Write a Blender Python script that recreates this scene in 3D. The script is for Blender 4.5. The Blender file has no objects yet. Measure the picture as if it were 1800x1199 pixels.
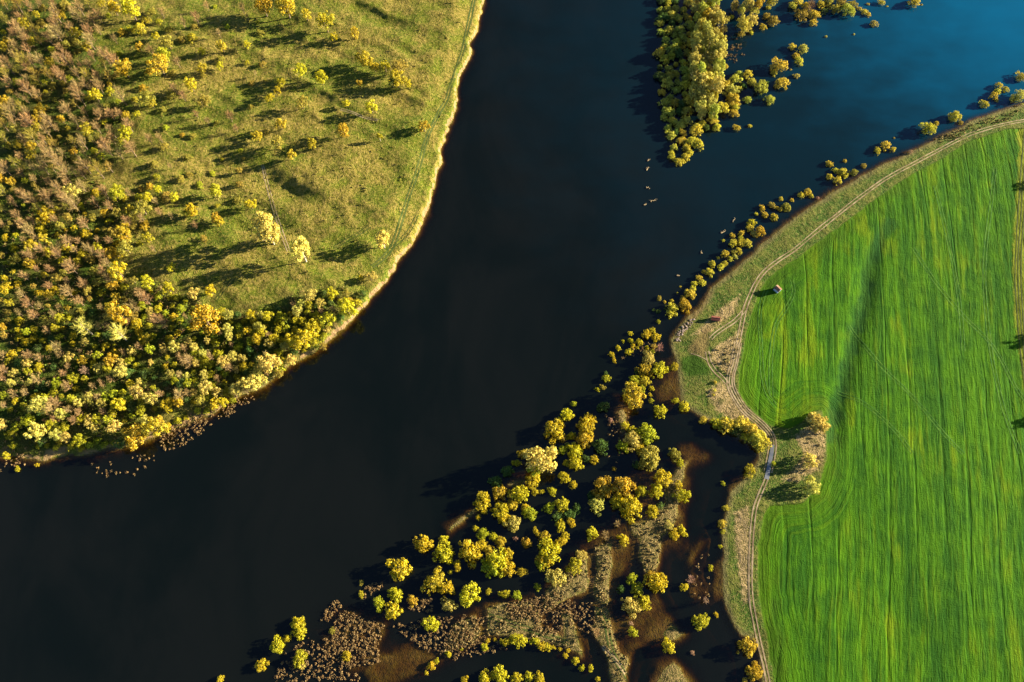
import bpy, math, random
import numpy as np
from mathutils import Vector

random.seed(11)
RNG = np.random.default_rng(11)
SC = bpy.context.scene
COL = SC.collection

# ------------------------------------------------------------------ camera, sky, sun, exposure
CAM_H, TILT, FPX, PW, PH = 400.0, math.radians(25.0), 1413.0, 1800.0, 1199.0
cam_d = bpy.data.cameras.new('camera')
cam = bpy.data.objects.new('camera', cam_d)
COL.objects.link(cam)
cam.location = (0, 0, CAM_H)
cam.rotation_euler = (TILT, 0, 0)
cam_d.sensor_width = 36.0
cam_d.lens = 36.0 * FPX / PW
cam_d.clip_start = 1.0
cam_d.clip_end = 60000.0
SC.camera = cam

SUN_EL, SUN_AZ = math.radians(17.0), math.radians(12.3)      # azimuth counted from +X towards +Y
world = bpy.data.worlds.new('World')
SC.world = world
world.use_nodes = True
wn = world.node_tree
bg = wn.nodes['Background']
sky = wn.nodes.new('ShaderNodeTexSky')
sky.sky_type = 'NISHITA'
sky.sun_disc = False
sky.sun_elevation = SUN_EL
sky.sun_rotation = math.pi / 2 - SUN_AZ
sky.air_density = .62
sky.dust_density = .25
sky.ozone_density = 2.0
wn.links.new(sky.outputs[0], bg.inputs['Color'])
bg.inputs['Strength'].default_value = 0.05

sun_d = bpy.data.lights.new('sun', 'SUN')
sun_d.energy = 5.0
sun_d.angle = math.radians(0.55)
sun_d.color = (1.0, 0.87, 0.66)
sun = bpy.data.objects.new('sun', sun_d)
COL.objects.link(sun)
sdir = Vector((math.cos(SUN_EL) * math.cos(SUN_AZ), math.cos(SUN_EL) * math.sin(SUN_AZ), math.sin(SUN_EL)))
sun.rotation_euler = (-sdir).to_track_quat('-Z', 'Y').to_euler()
sun.location = sdir * 900

SC.view_settings.view_transform = 'Standard'
SC.view_settings.look = 'None'
SC.view_settings.gamma = 1.0
SC.view_settings.use_curve_mapping = False
SC.view_settings.exposure = 2.65
SC.render.engine = 'CYCLES'
SC.cycles.max_bounces = 6
SC.cycles.transparent_max_bounces = 8

# ------------------------------------------------------------------ survey: photograph pixel -> point of the place
CT, ST = math.cos(TILT), math.sin(TILT)


def ground(u, v, z=0.0):
    xc, yc = (u - PW / 2) / FPX, (PH / 2 - v) / FPX
    s = (CAM_H - z) / (CT - yc * ST)
    return xc * s, s * (yc * CT + ST)


def mpp(u, v):
    yc = (PH / 2 - v) / FPX
    return CAM_H / (CT - yc * ST) / FPX


def poly(pts):
    return np.array([ground(u, v) for u, v in pts], dtype=np.float32)


def P2(s):
    a = [float(t) for t in s.replace(',', ' ').split()]
    return list(zip(a[::2], a[1::2]))


# ------------------------------------------------------------------ numeric helpers
def _hash(ix, iy, seed):
    h = (ix.astype(np.int64) * 374761393 + iy.astype(np.int64) * 668265263 + seed * 1442695041) & 0x7fffffff
    h = ((h ^ (h >> 13)) * 1274126177) & 0x7fffffff
    return ((h ^ (h >> 16)) & 0xffff).astype(np.float32) / 65535.0


def vnoise(x, y, seed=0):
    ix, iy = np.floor(x), np.floor(y)
    fx, fy = x - ix, y - iy
    fx, fy = fx * fx * fx * (fx * (fx * 6 - 15) + 10), fy * fy * fy * (fy * (fy * 6 - 15) + 10)
    a, b = _hash(ix, iy, seed), _hash(ix + 1, iy, seed)
    c, d = _hash(ix, iy + 1, seed), _hash(ix + 1, iy + 1, seed)
    return ((a + (b - a) * fx) * (1 - fy) + (c + (d - c) * fx) * fy).astype(np.float32)


def fbm(x, y, seed=0, octv=3):
    r, amp, tot = 0, 1.0, 0
    for k in range(octv):
        r = r + amp * vnoise(x * 2 ** k, y * 2 ** k, seed + 17 * k)
        tot += amp
        amp *= .5
    return r / tot


def sstep(a, b, x):
    t = np.clip((x - a) / (b - a), 0, 1)
    return t * t * (3 - 2 * t)


def sdist(X, Y, pg, pad=None):
    """Signed distance to a closed polygon, metres, positive inside. With PAD only looked at near its box."""
    out = np.full(X.shape, -1e4, np.float32)
    if pad is not None:
        m = (X > pg[:, 0].min() - pad) & (X < pg[:, 0].max() + pad) & (Y > pg[:, 1].min() - pad) & (Y < pg[:, 1].max() + pad)
    else:
        m = np.ones(X.shape, bool)
    x, y = X[m].astype(np.float32), Y[m].astype(np.float32)
    d2 = np.full(x.shape, 1e12, np.float32)
    ins = np.zeros(x.shape, bool)
    n = len(pg)
    for i in range(n):
        ax, ay = pg[i]
        bx, by = pg[(i + 1) % n]
        ex, ey = bx - ax, by - ay
        L = ex * ex + ey * ey + 1e-9
        px, py = x - ax, y - ay
        t = np.clip((px * ex + py * ey) / L, 0, 1)
        qx, qy = px - t * ex, py - t * ey
        np.minimum(d2, qx * qx + qy * qy, out=d2)
        if ay != by:
            c = (ay > y) != (by > y)
            ins ^= c & (x < (bx - ax) * (y - ay) / (by - ay) + ax)
    d = np.sqrt(d2)
    out[m] = np.where(ins, d, -d)
    return out


def ldist(X, Y, pg):
    """Distance to an open line."""
    d2 = np.full(X.shape, 1e12, np.float32)
    for i in range(len(pg) - 1):
        ax, ay = pg[i]
        bx, by = pg[i + 1]
        ex, ey = bx - ax, by - ay
        L = ex * ex + ey * ey + 1e-9
        t = np.clip(((X - ax) * ex + (Y - ay) * ey) / L, 0, 1)
        np.minimum(d2, (X - ax - t * ex) ** 2 + (Y - ay - t * ey) ** 2, out=d2)
    return np.sqrt(d2)


# ------------------------------------------------------------------ outlines of the place
SHORE_L = P2('''852 -10 848 20 839 50 827 78 829 95 819 118 809 135 801 155 804 175 798 200 789 225 783 245 774 262 776 280
769 310 758 345 746 385 736 410 721 430 706 450 691 475 676 495 656 520 631 548 606 575 581 598 561 612 541 625 516 640
496 655 471 678 441 692 411 704 376 727 346 740 312 752 290 764 255 774 225 786 190 790 150 799 110 806 70 809 40 806 15 803 -60 812''')
LEFT = SHORE_L + [(-900, 900), (-2500, 200), (-2500, -160), (300, -160), (852, -160)]
SHORE_R = P2('''1860 165 1800 183 1780 190 1755 197 1725 208 1700 218 1670 232 1640 248 1600 268 1560 287 1520 308 1480 330 1440 352
1410 373 1380 395 1350 420 1320 447 1295 470 1270 490 1250 508 1240 525 1228 543 1210 555 1195 572 1184 588 1178 600 1182 615
1188 630 1190 650 1194 680 1195 700 1200 715 1215 720 1235 732 1255 745 1280 758 1310 776 1332 790 1334 805 1325 820 1310 838
1295 852 1283 865 1278 885 1274 910 1270 940 1270 980 1271 1020 1272 1062 1285 1091 1302 1116 1322 1124 1332 1145 1338 1199 1345 1260''')
RIGHT = SHORE_R + [(1420, 1700), (3500, 1700), (3500, 150), (2200, 150)]
FIELD = P2('''1900 224 1800 228 1770 229 1745 235 1700 251 1655 279 1600 309 1545 346 1490 389 1440 425 1400 457 1365 477 1345 497 1332 517
1322 542 1314 572 1308 602 1301 637 1296 665 1298 690 1311 712 1329 732 1348 748 1366 754 1386 756 1408 744 1426 728 1440 726 1449 745
1450 780 1448 815 1441 845 1430 868 1408 884 1375 888 1352 890 1342 905 1334 935 1331 970 1331 1020 1335 1060 1343 1100 1351 1140
1360 1199 1372 1280 1400 1700 3400 1700 3400 224''')
ISLETS = [P2(s) for s in (
    '1090 722 1096 722 1102 745 1099 765 1089 764 1087 742',
    '1168 850 1192 852 1195 875 1193 900 1190 916 1165 946 1161 966 1154 1007 1133 1007 1124 978 1127 949 1112 937 1110 922 1136 917 1154 905 1166 882',
    '1188 818 1200 812 1212 806 1206 826 1194 852 1180 854',
    '1046 960 1072 953 1078 985 1069 1025 1069 1063 1045 1054 1047 990',
    '1023 972 1034 981 1037 1019 1026 1039 994 1051 967 1071 952 1071 962 1040 994 1013',
    '1042 1065 1069 1068 1078 1112 1087 1141 1106 1156 1101 1220 1074 1220 1066 1153 1058 1135 1043 1109',
    '985 1071 1005 1074 1015 1112 1026 1155 1005 1144 994 1130',
    '855 1068 885 1058 931 1056 949 1075 948 1106 986 1119 1015 1130 1024 1151 1001 1142 931 1125 899 1119 855 1119',
    '800 1094 834 1085 844 1110 837 1131 800 1144 778 1150 790 1119',
    '1183 1100 1209 1115 1190 1124 1168 1130 1172 1112',
    '1164 1175 1183 1160 1197 1176 1215 1215 1150 1215',
    '785 932 800 918 822 902 836 893 838 901 820 912 800 928 788 936',
    '892 852 908 846 925 839 940 838 930 848 905 856')]
SHELVES = [P2(s) for s in (          # ground just under the flood
    '1180 630 1192 630 1197 705 1182 706 1160 700 1156 685 1163 674 1156 668 1172 664',
    '1198 790 1215 784 1250 800 1235 812 1205 815',
    '1075 1095 1125 1077 1151 1052 1183 1097 1165 1127 1136 1132 1107 1153 1101 1144 1125 1121 1078 1109',
    '1258 1001 1270 970 1275 1065 1259 1050',
    '585 1084 609 1074 637 1086 676 1098 666 1141 668 1165 609 1174 592 1160 566 1146 568 1124 590 1115',
    '1158 1165 1183 1153 1201 1173 1225 1215 1140 1215',
    '1216 1005 1226 1010 1232 1040 1218 1045',
    '1040 940 1100 930 1110 960 1090 1010 1078 1060 1040 1050',
    '640 1175 720 1130 780 1160 700 1199 660 1215',
    '1212 1000 1216 970 1232 948 1240 952 1224 975 1219 1002',
    '1086 700 1106 700 1106 790 1084 790',
    '1110 840 1210 840 1200 960 1120 950')]
MARSH = P2('''1195 600 1150 640 1085 700 1000 720 940 780 850 860 780 925 690 985 640 1040 560 1090 470 1130 440 1180 400 1260 1360 1260
1340 1180 1285 1090 1272 1000 1283 870 1335 800 1200 700''')
OXBOW = P2('740 1210 790 1165 850 1150 930 1146 990 1158 1040 1190 1050 1220')
SPIT = P2('1150 -20 1275 -20 1285 60 1275 120 1330 130 1345 170 1300 190 1270 225 1225 245 1205 292 1180 290 1166 255 1158 200 1152 100')
DRY = [P2(s) for s in (
    '1262 607 1290 592 1304 570 1300 605 1290 640 1283 664 1270 655 1252 640 1246 622',
    '1395 770 1420 750 1445 742 1448 780 1445 812 1438 830 1412 838 1400 850 1372 845 1395 825 1412 800',
    '1240 690 1268 672 1300 712 1322 738 1300 745 1258 722',
    '1290 900 1316 890 1318 960 1316 1060 1306 1060 1292 960',
    '1215 590 1265 545 1300 520 1290 552 1250 585')]
DIRT = [P2(s) for s in ('1246 577 1246 600 1240 624 1234 632 1213 622 1209 612 1222 596 1236 581',
                        '1186 600 1205 568 1240 520 1244 512 1250 516 1232 548 1214 570 1200 588 1192 606')]
LUSH = [P2('1198 628 1225 624 1248 650 1242 660 1215 662 1198 650')]
WOOD = [P2(s) for s in (
    '-60 -40 180 -40 165 60 205 110 225 200 250 290 160 330 110 380 -60 420',
    '-60 380 110 380 170 325 240 350 200 470 330 530 440 565 560 515 640 515 625 545 570 592 490 645 430 690 330 712 260 762 110 795 -60 800')]

MAIN_TRACK = P2('''1860 206 1800 214 1770 219 1740 226 1700 239 1660 259 1630 275 1600 291 1560 313 1520 341 1480 372 1440 404 1400 437 1370 458
1345 477 1330 496 1318 520 1308 546 1302 575 1296 605 1289 640 1283 662 1284 682 1296 706 1312 726 1336 746 1352 764 1357 780 1355 800 1349 830
1345 846 1335 870 1326 895 1321 930 1319 970 1318 1020 1320 1060 1328 1100 1337 1140 1345 1175 1353 1215''')
STRIP = P2('1808 210 1797 232 1792 300 1787 400 1784 480 1788 560 1797 640 1810 720')
SWALE = P2('1560 395 1535 440 1522 480 1515 540 1500 590 1488 640 1475 690 1464 730 1454 770')

# ------------------------------------------------------------------ terrain grid
CELL = 1.25
gx = np.arange(-420, 420.01, CELL)
gy = np.arange(-40, 520.01, CELL)


def grow(lo_hi, sgn):
    v, st, out = lo_hi, CELL, []
    while abs(v - lo_hi) < 22000:
        st *= 1.55
        v += sgn * st
        out.append(v)
    return out


gx = np.array(grow(-420, -1)[::-1] + list(gx) + grow(420, 1), np.float32)
gy = np.array(grow(-40, -1)[::-1] + list(gy) + grow(520, 1), np.float32)
GX, GY = np.meshgrid(gx, gy)


def wob(X, Y, a=1.6, l=9.0, seed=3):
    return a * (fbm(X / l, Y / l, seed, 3) - .5) * 2


def survey(X, Y):
    """Heights and cover of the place at points X, Y."""
    inside = (np.abs(X) < 430) & (Y > -50) & (Y < 530)
    w = wob(X, Y)
    dl = sdist(X, Y, poly(LEFT)) + w * .9 + wob(X, Y, 1.3, 4.2, 13)
    dr = sdist(X, Y, poly(RIGHT)) + w * .7
    dm = sdist(X, Y, poly(MARSH)) + w * 2
    ds = sdist(X, Y, poly(SPIT), 60) + w * 2
    dox = sdist(X, Y, poly(OXBOW), 40) + w
    di = np.full(X.shape, -1e4, np.float32)
    for p in ISLETS:
        np.maximum(di, sdist(X, Y, poly(p), 14), out=di)
    di += w * 1.0
    dh = np.full(X.shape, -1e4, np.float32)
    for p in SHELVES:
        np.maximum(dh, sdist(X, Y, poly(p), 20), out=dh)
    dh += w * 1.5
    # river bed
    z = np.full(X.shape, -5.0, np.float32)
    z = np.maximum(z, -5 + 1.75 * sstep(-6, 10, dm) - .5 * sstep(-4, 6, dox) + 1.3 * (fbm(X / 17, Y / 17, 5) - .5))
    z = np.maximum(z, -5 + 3.3 * sstep(-5, 6, ds))
    # sunken shelves and islets
    z = np.maximum(z, np.where(dh > -12, -.46 - .34 * np.maximum(-dh, 0) + .75 * (fbm(X / 5, Y / 5, 8) - .5), -9))
    z = np.maximum(z, np.where(di > -12, np.where(di > 0, .42 * sstep(0, 3.0, di) + .2 * (fbm(X / 3, Y / 3, 9) - .4), di * .42), -9))
    # left bank: an eroded sandy face, lower and softer towards the lower end
    v = CAM_H * 0 + Y
    steep = sstep(150, 215, Y)
    rise = 1.0 + 2.6 * steep
    run = 6.0 - 3.6 * steep
    hum = fbm(X / 34 + Y / 90, Y / 30 - X / 80, 21, 4) - .5
    ridg = 1 - np.abs(2 * fbm((X * .5 + Y * .86) / 22, (X * .86 - Y * .5) / 95, 31, 3) - 1)
    zl = np.where(dl > 0, rise * sstep(0, run, dl) + sstep(3, 20, dl) * (3.4 * hum + 3.6 * ridg + .60 * (fbm(X / 3.2, Y / 3.2, 41, 2) - .5)), np.maximum(dl * .42, -5))
    # right bank: gentle shelf below the field
    zr = np.where(dr > 0, .07 * np.minimum(dr, 12) + .055 * np.clip(dr - 6, 0, 30) + sstep(2, 8, dr) * .30 * (fbm(X / 3, Y / 3, 51, 2) - .5), np.maximum(np.maximum(dr, -2) * .36 + np.minimum(dr + 2, 0) * .6, -5))
    z = np.maximum(z, np.maximum(zl, zr))
    df = sdist(X, Y, poly(FIELD)) + wob(X, Y, .8, 5, 77)
    sw = ldist(X, Y, poly(SWALE))
    st = 3.6 - ldist(X, Y, poly(STRIP)) - 1.0 * w * (Y < 330)
    infield = sstep(0, 6, df)
    z += infield * (2.2 * (fbm(X / 85, Y / 120, 61, 2) - .5) - 1.6 * np.exp(-(sw / 5.5) ** 2) * sstep(275, 225, Y))
    dd = np.full(X.shape, -1e4, np.float32)
    for p in DRY:
        np.maximum(dd, sdist(X, Y, poly(p), 30), out=dd)
    np.maximum(dd, di, out=dd)
    dq = np.full(X.shape, -1e4, np.float32)
    for p in DIRT:
        np.maximum(dq, sdist(X, Y, poly(p), 30), out=dq)
    lu = np.full(X.shape, -1e4, np.float32)
    for p in LUSH:
        np.maximum(lu, sdist(X, Y, poly(p), 30), out=lu)
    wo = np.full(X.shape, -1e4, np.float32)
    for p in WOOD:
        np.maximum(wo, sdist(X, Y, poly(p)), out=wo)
    # sowing direction: along the field, near its edge turning with it
    a = math.radians(-9.0)
    fu = X * math.cos(a) + Y * math.sin(a) + 9 * (fbm(X / 70, Y / 130, 71, 2) - .5) + 1.3 * (fbm(X / 14, Y / 30, 72, 2) - .5)
    tl = poly(SHORE_R)
    sand = sstep(-.6, .6, dl) * (1 - sstep(run * .35, run * .68, dl)) * sstep(150, 205, Y)
    sand = np.maximum(sand, .62 * sstep(-.5, .5, dl) * (1 - sstep(1.5, 5, dl + 2 * w)) * (1 - sstep(150, 205, Y)) * sstep(-330, -300, X))
    mar = np.clip(1.2 * sstep(-6, 10, dm), 0, 1)
    return dict(z=z, crop=df, left=dl, right=dr, dry=dd, dirt=dq, lush=lu, wood=wo, furrow=fu, sand=sand, marsh=mar, swale=sw, strip=st)


S = survey(GX, GY)
Z = S['z']


def hz(x, y):
    """Ground height by bilinear look-up."""
    i = int(np.clip(np.searchsorted(gx, x) - 1, 0, len(gx) - 2))
    j = int(np.clip(np.searchsorted(gy, y) - 1, 0, len(gy) - 2))
    tx, ty = (x - gx[i]) / (gx[i + 1] - gx[i]), (y - gy[j]) / (gy[j + 1] - gy[j])
    return float((Z[j, i] * (1 - tx) + Z[j, i + 1] * tx) * (1 - ty) + (Z[j + 1, i] * (1 - tx) + Z[j + 1, i + 1] * tx) * ty)


def at(u, v, h=0.0):
    """Ground point (x, y, z) below the point H metres up that the survey sees at pixel u, v."""
    z = 0.0
    for _ in range(3):
        x, y = ground(u, v, z + h)
        z = max(hz(x, y), -1.6)
    return x, y, z


# ------------------------------------------------------------------ node helper
class NT:
    def __init__(s, name):
        s.m = bpy.data.materials.new(name)
        s.m.use_nodes = True
        s.t = s.m.node_tree
        s.t.nodes.clear()
        s.out = s.t.nodes.new('ShaderNodeOutputMaterial')

    def put(s, sock, v):
        if isinstance(v, bpy.types.NodeSocket):
            s.t.links.new(v, sock)
        elif isinstance(v, (tuple, list)):
            sock.default_value = (*v, 1.0) if len(v) == 3 and sock.type == 'RGBA' else v
        else:
            sock.default_value = v

    def node(s, typ, ins=None, out=0, **attrs):
        n = s.t.nodes.new(typ)
        for k, v in attrs.items():
            setattr(n, k, v)
        for k, v in (ins or {}).items():
            s.put(n.inputs[k], v)
        return n.outputs[out]

    def math(s, op, a, b=0.0, c=0.0, clamp=False):
        return s.node('ShaderNodeMath', {0: a, 1: b, 2: c}, operation=op, use_clamp=clamp)

    def attr(s, name):
        return s.node('ShaderNodeAttribute', attribute_name=name, out=2)

    def mix(s, f, a, b, blend='MIX'):
        n = s.t.nodes.new('ShaderNodeMix')
        n.data_type = 'RGBA'
        n.blend_type = blend
        s.put(n.inputs[0], f)
        s.put(n.inputs[6], a)
        s.put(n.inputs[7], b)
        return n.outputs[2]

    def step(s, x, a, b):
        return s.node('ShaderNodeMapRange', {0: x, 1: a, 2: b, 3: 0.0, 4: 1.0}, interpolation_type='SMOOTHSTEP')

    def noise(s, vec, scale, detail=3.0, rough=.55, dist=0.0, out=0):
        return s.node('ShaderNodeTexNoise', {'Vector': vec, 'Scale': scale, 'Detail': detail, 'Roughness': rough, 'Distortion': dist}, out=out)

    def scale(s, vec, v):
        return s.node('ShaderNodeVectorMath', {0: vec, 1: v}, operation='MULTIPLY')

    def comb(s, x, y, z=0.0):
        return s.node('ShaderNodeCombineXYZ', {0: x, 1: y, 2: z})

    def pos(s):
        return s.node('ShaderNodeNewGeometry')

    def bump(s, h, dist, strength=1.0, normal=None):
        d = {'Height': h, 'Distance': dist, 'Strength': strength}
        if normal is not None:
            d['Normal'] = normal
        return s.node('ShaderNodeBump', d)

    def surf(s, sh):
        s.t.links.new(sh, s.out.inputs['Surface'])
        return s.m

    def pbr(s, col, rough=.9, spec=.2, normal=None, **kw):
        d = {'Base Color': col, 'Roughness': rough, 'Specular IOR Level': spec}
        d.update(kw)
        if normal is not None:
            d['Normal'] = normal
        return s.node('ShaderNodeBsdfPrincipled', d)


# ------------------------------------------------------------------ materials
def ground_material():
    n = NT('ground_cover')
    p = n.pos()
    sx = n.node('ShaderNodeSeparateXYZ', {0: p}, out=0)
    sep = n.t.nodes[-1]
    sy = sep.outputs[1]
    flat = n.comb(sx, sy, 0.0)
    crop, dl, dr = n.attr('crop'), n.attr('left'), n.attr('right')
    n1 = n.noise(flat, .022, 4, .6)
    n2 = n.noise(flat, .11, 4, .6)
    n3 = n.noise(flat, .55, 3, .65)
    n4 = n.noise(flat, 1.9, 2, .6)
    speck = n.math('MULTIPLY_ADD', n4, .6, n.math('MULTIPLY', n3, .4))
    # --- left meadow: green sward, tawny last year's grass, mossy patches
    green = n.mix(n.step(n2, .3, .7), (.082, .104, .006), (.040, .074, .006))
    tawny = n.mix(n.step(n3, .35, .65), (.128, .112, .013), (.185, .145, .034))
    mead = n.mix(n.step(n.math('ADD', n.math('MULTIPLY', n1, .55), n.math('MULTIPLY', n2, .45)), .43, .57), green, tawny)
    mead = n.mix(n.step(speck, .49, .62), mead, n.mix(.6, mead, (.28, .205, .055)))
    mead = n.mix(n.step(speck, .50, .38), mead, (.028, .046, .007))
    # --- wood floor, darkened to stand in for the bare trees' weak shadows
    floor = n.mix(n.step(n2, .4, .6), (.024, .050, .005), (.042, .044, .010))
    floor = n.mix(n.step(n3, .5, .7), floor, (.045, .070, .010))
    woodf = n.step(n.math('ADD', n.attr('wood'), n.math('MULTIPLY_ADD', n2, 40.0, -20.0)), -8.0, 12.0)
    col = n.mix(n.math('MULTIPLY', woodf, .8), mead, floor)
    # --- right margin: rough bank grass
    bank = n.mix(n.step(n2, .38, .62), (.036, .082, .008), (.096, .112, .018))
    bank = n.mix(n.step(speck, .50, .62), bank, (.150, .130, .042))
    bank = n.mix(n.step(speck, .50, .40), bank, (.026, .042, .010))
    rightf = n.step(dr, -.5, .5)
    col = n.mix(rightf, col, bank)
    dryc = n.mix(n.step(speck, .42, .60), (.110, .090, .028), (.340, .245, .115))
    dryc = n.mix(n.math('MULTIPLY', n.step(n2, .50, .70), .7), dryc, (.050, .062, .014))
    dryc = n.mix(n.math('MULTIPLY', n.attr('marsh'), .85), dryc, n.mix(n.step(speck, .40, .62), (.050, .052, .012), (.155, .110, .040)))
    col = n.mix(n.step(n.math('ADD', n.attr('dry'), n.math('MULTIPLY_ADD', n3, 4.0, -2.0)), -1.2, 1.4), col, dryc)
    # mud line along the flood
    mud = n.mix(n3, (.085, .066, .026), (.150, .115, .055))
    mudf = n.math('MULTIPLY', n.step(n.math('ADD', dr, n.math('MULTIPLY_ADD', n2, 5.0, -2.5)), 4.2, .5), rightf)
    col = n.mix(n.math('MULTIPLY', mudf, .65), col, mud)
    # bare trodden soil, lush patch
    col = n.mix(n.math('MULTIPLY', n.step(n.math('ADD', n.attr('dirt'), n.math('MULTIPLY_ADD', n3, 4.0, -2.0)), -2.0, 2.0), .75), col, n.mix(n4, (.115, .078, .028), (.165, .110, .045)))
    col = n.mix(n.step(n.math('ADD', n.attr('lush'), n.math('MULTIPLY_ADD', n3, 4.0, -2.0)), -1.5, 1.5), col, n.mix(n4, (.022, .058, .006), (.040, .078, .007)))
    # --- crop
    fu = n.attr('furrow')
    lane = n.comb(n.math('MULTIPLY', fu, .11), n.math('MULTIPLY', sy, .010))
    lane2 = n.comb(n.math('MULTIPLY', fu, .34), n.math('MULTIPLY', sy, .030))
    lane3 = n.comb(n.math('MULTIPLY', fu, 1.1), n.math('MULTIPLY', sy, .16))
    head = n.comb(n.math('MULTIPLY', crop, .60), n.math('MULTIPLY', n.math('SUBTRACT', sy, sx), .016))
    hf = n.math('MULTIPLY', n.step(n.math('ADD', crop, n.math('MULTIPLY_ADD', n1, 24.0, -12.0)), 26.0, 12.0), n.step(sx, 190.0, 160.0))
    l1 = n.noise(lane, 1.0, 3, .6, .3)
    l2 = n.node('ShaderNodeMix', {0: hf, 2: n.noise(lane2, 1.0, 4, .65, .4), 3: n.noise(head, 1.0, 4, .65, .3)})
    l3 = n.noise(lane3, 1.0, 3, .6, .2)
    l3 = n.node('ShaderNodeMix', {0: hf, 2: l3, 3: n.noise(n.scale(head, (2.6, 3.5, 1.0)), 1.0, 3, .6, .2)})
    cg = n.mix(n.step(n.math('MULTIPLY_ADD', l1, .6, n.math('MULTIPLY', n2, .4)), .38, .60), (.012, .056, .0025), (.040, .116, .002))
    cg = n.mix(n.step(n.math('ADD', n.math('MULTIPLY', l1, .5), n.math('MULTIPLY', n1, .5)), .53, .64), cg, (.090, .142, .002))
    cg = n.mix(n.math('MULTIPLY', n.step(l2, .52, .72), .45), cg, (.085, .138, .002))
    cg = n.mix(n.math('MULTIPLY', n.step(l2, .50, .32), .6), cg, (.009, .056, .004))
    cg = n.mix(n.math('MULTIPLY', n.step(n4, .45, .66), .35), cg, (.050, .110, .006))
    edge = n.step(n.math('ADD', crop, n.math('MULTIPLY_ADD', n2, 26.0, -13.0)), 12.0, -2.0)
    cg = n.mix(n.math('MULTIPLY', edge, .38), cg, (.066, .104, .005))
    swale_shade = n.math('MULTIPLY', n.step(n.math('ADD', n.attr('swale'), n.math('MULTIPLY_ADD', n2, 8.0, -4.0)), 6.0, 1.0), .55)
    cg = n.mix(swale_shade, cg, (.008, .038, .010))  # shade on the swale's bank, painted into the crop colour
    cg = n.mix(n.math('MULTIPLY', n.step(n.math('ADD', n.attr('strip'), n.math('MULTIPLY_ADD', n3, 4.0, -2.0)), -.5, 1.8), .8), cg, n.mix(n3, (.100, .128, .006), (.160, .158, .012)))
    cropf = n.step(n.math('ADD', crop, n.math('MULTIPLY_ADD', n4, 1.6, -.8)), -.4, .6)
    col = n.mix(cropf, col, cg)
    # --- sandy face, bed
    sandc = n.mix(n3, (.160, .098, .040), (.290, .195, .092))
    sandf = n.step(n.math('ADD', n.attr('sand'), n.math('MULTIPLY_ADD', n2, 1.2, -.62)), .35, .75)
    col = n.mix(sandf, col, sandc)
    sz = sep.outputs[2]
    bed = n.mix(n.step(n2, .35, .65), (.125, .076, .022), (.125, .098, .020))
    bed = n.mix(n.step(n3, .5, .7), bed, (.075, .045, .016))
    col = n.mix(n.step(sz, .06, -.10), col, bed)
    col = n.mix(1.0, col, (.82, .82, .82), 'MULTIPLY')
    # --- relief
    lines = n.math('SINE', n.math('MULTIPLY_ADD', fu, 6.2832 / 2.1, n.math('MULTIPLY', l1, 9.0)))
    tramx = n.math('POWER', n.math('ABSOLUTE', n.math('SINE', n.math('MULTIPLY_ADD', fu, 3.1416 / 13.0, n.math('MULTIPLY', l1, 3.0)))), 60.0)
    tramx = n.math('MULTIPLY', tramx, n.step(n.noise(n.comb(n.math('MULTIPLY', fu, .05), n.math('MULTIPLY', sy, .012)), 1.0, 2, .5), .40, .56))
    hc = n.math('ADD', n.math('MULTIPLY', l2, 1.35), n.math('ADD', n.math('MULTIPLY', l3, .42), n.math('MULTIPLY_ADD', lines, .022, n.math('MULTIPLY', tramx, -.42))))
    hc = n.math('ADD', hc, n.math('MULTIPLY_ADD', n4, .55, n.math('MULTIPLY', n3, .5)))
    hm = n.math('ADD', n.math('MULTIPLY', n4, .85), n.math('MULTIPLY_ADD', n3, 1.3, n.math('MULTIPLY', n2, 3.2)))
    h = n.node('ShaderNodeMix', {0: cropf, 2: hm, 3: hc})
    nb = n.bump(h, .75)
    return n.surf(n.pbr(col, .95, .05, nb))


def water_material():
    n = NT('river_water')
    p = n.pos()
    rip = n.noise(n.scale(p, (1.0, 1.0, .0)), .30, 3, .55)
    swl = n.noise(n.scale(p, (1.0, 1.6, .0)), .035, 3, .5)
    nb = n.bump(n.math('MULTIPLY_ADD', rip, .10, n.math('MULTIPLY', swl, .5)), .35, .5)
    dep = n.attr('depth')
    tr = n.node('ShaderNodeCombineColor', {0: n.math('EXPONENT', n.math('MULTIPLY', dep, -1.25)), 1: n.math('EXPONENT', n.math('MULTIPLY', dep, -1.55)), 2: n.math('EXPONENT', n.math('MULTIPLY', dep, -2.5))})
    clear = n.node('ShaderNodeBsdfTransparent', {'Color': tr})
    # reflected sky painted as blue body colour towards the lake; river stained by peat
    sky_blue = n.math('ADD', n.attr('lake'), n.math('MULTIPLY_ADD', swl, .30, -.15))
    body = n.mix(n.step(sky_blue, -.20, .52), n.mix(n.step(n.noise(n.scale(p, (.6, .35, .0)), .028, 4, .6, .6), .35, .65), (.0012, .0021, .0012), (.0026, .0032, .0022)), (.0008, .0066, .0105))
    body = n.mix(n.step(sky_blue, .42, 1.15), body, (.000, .050, .105))
    body = n.mix(n.math('EXPONENT', n.math('MULTIPLY', dep, -.7)), body, (.0, .0, .0))
    scat = n.node('ShaderNodeBsdfDiffuse', {'Color': body})
    under = n.node('ShaderNodeAddShader', {0: clear, 1: scat})
    gl = n.node('ShaderNodeBsdfGlossy', {'Color': (1, 1, 1), 'Roughness': .10, 'Normal': nb})
    g = n.t.nodes.new('ShaderNodeNewGeometry')
    cs = n.math('ABSOLUTE', n.node('ShaderNodeVectorMath', {0: nb, 1: g.outputs['Incoming']}, out=1, operation='DOT_PRODUCT'))
    fr = n.math('MULTIPLY_ADD', n.math('POWER', n.math('SUBTRACT', 1.0, cs, clamp=True), 5.0), .98, .02)
    return n.surf(n.node('ShaderNodeMixShader', {0: fr, 1: under, 2: gl}))


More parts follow.
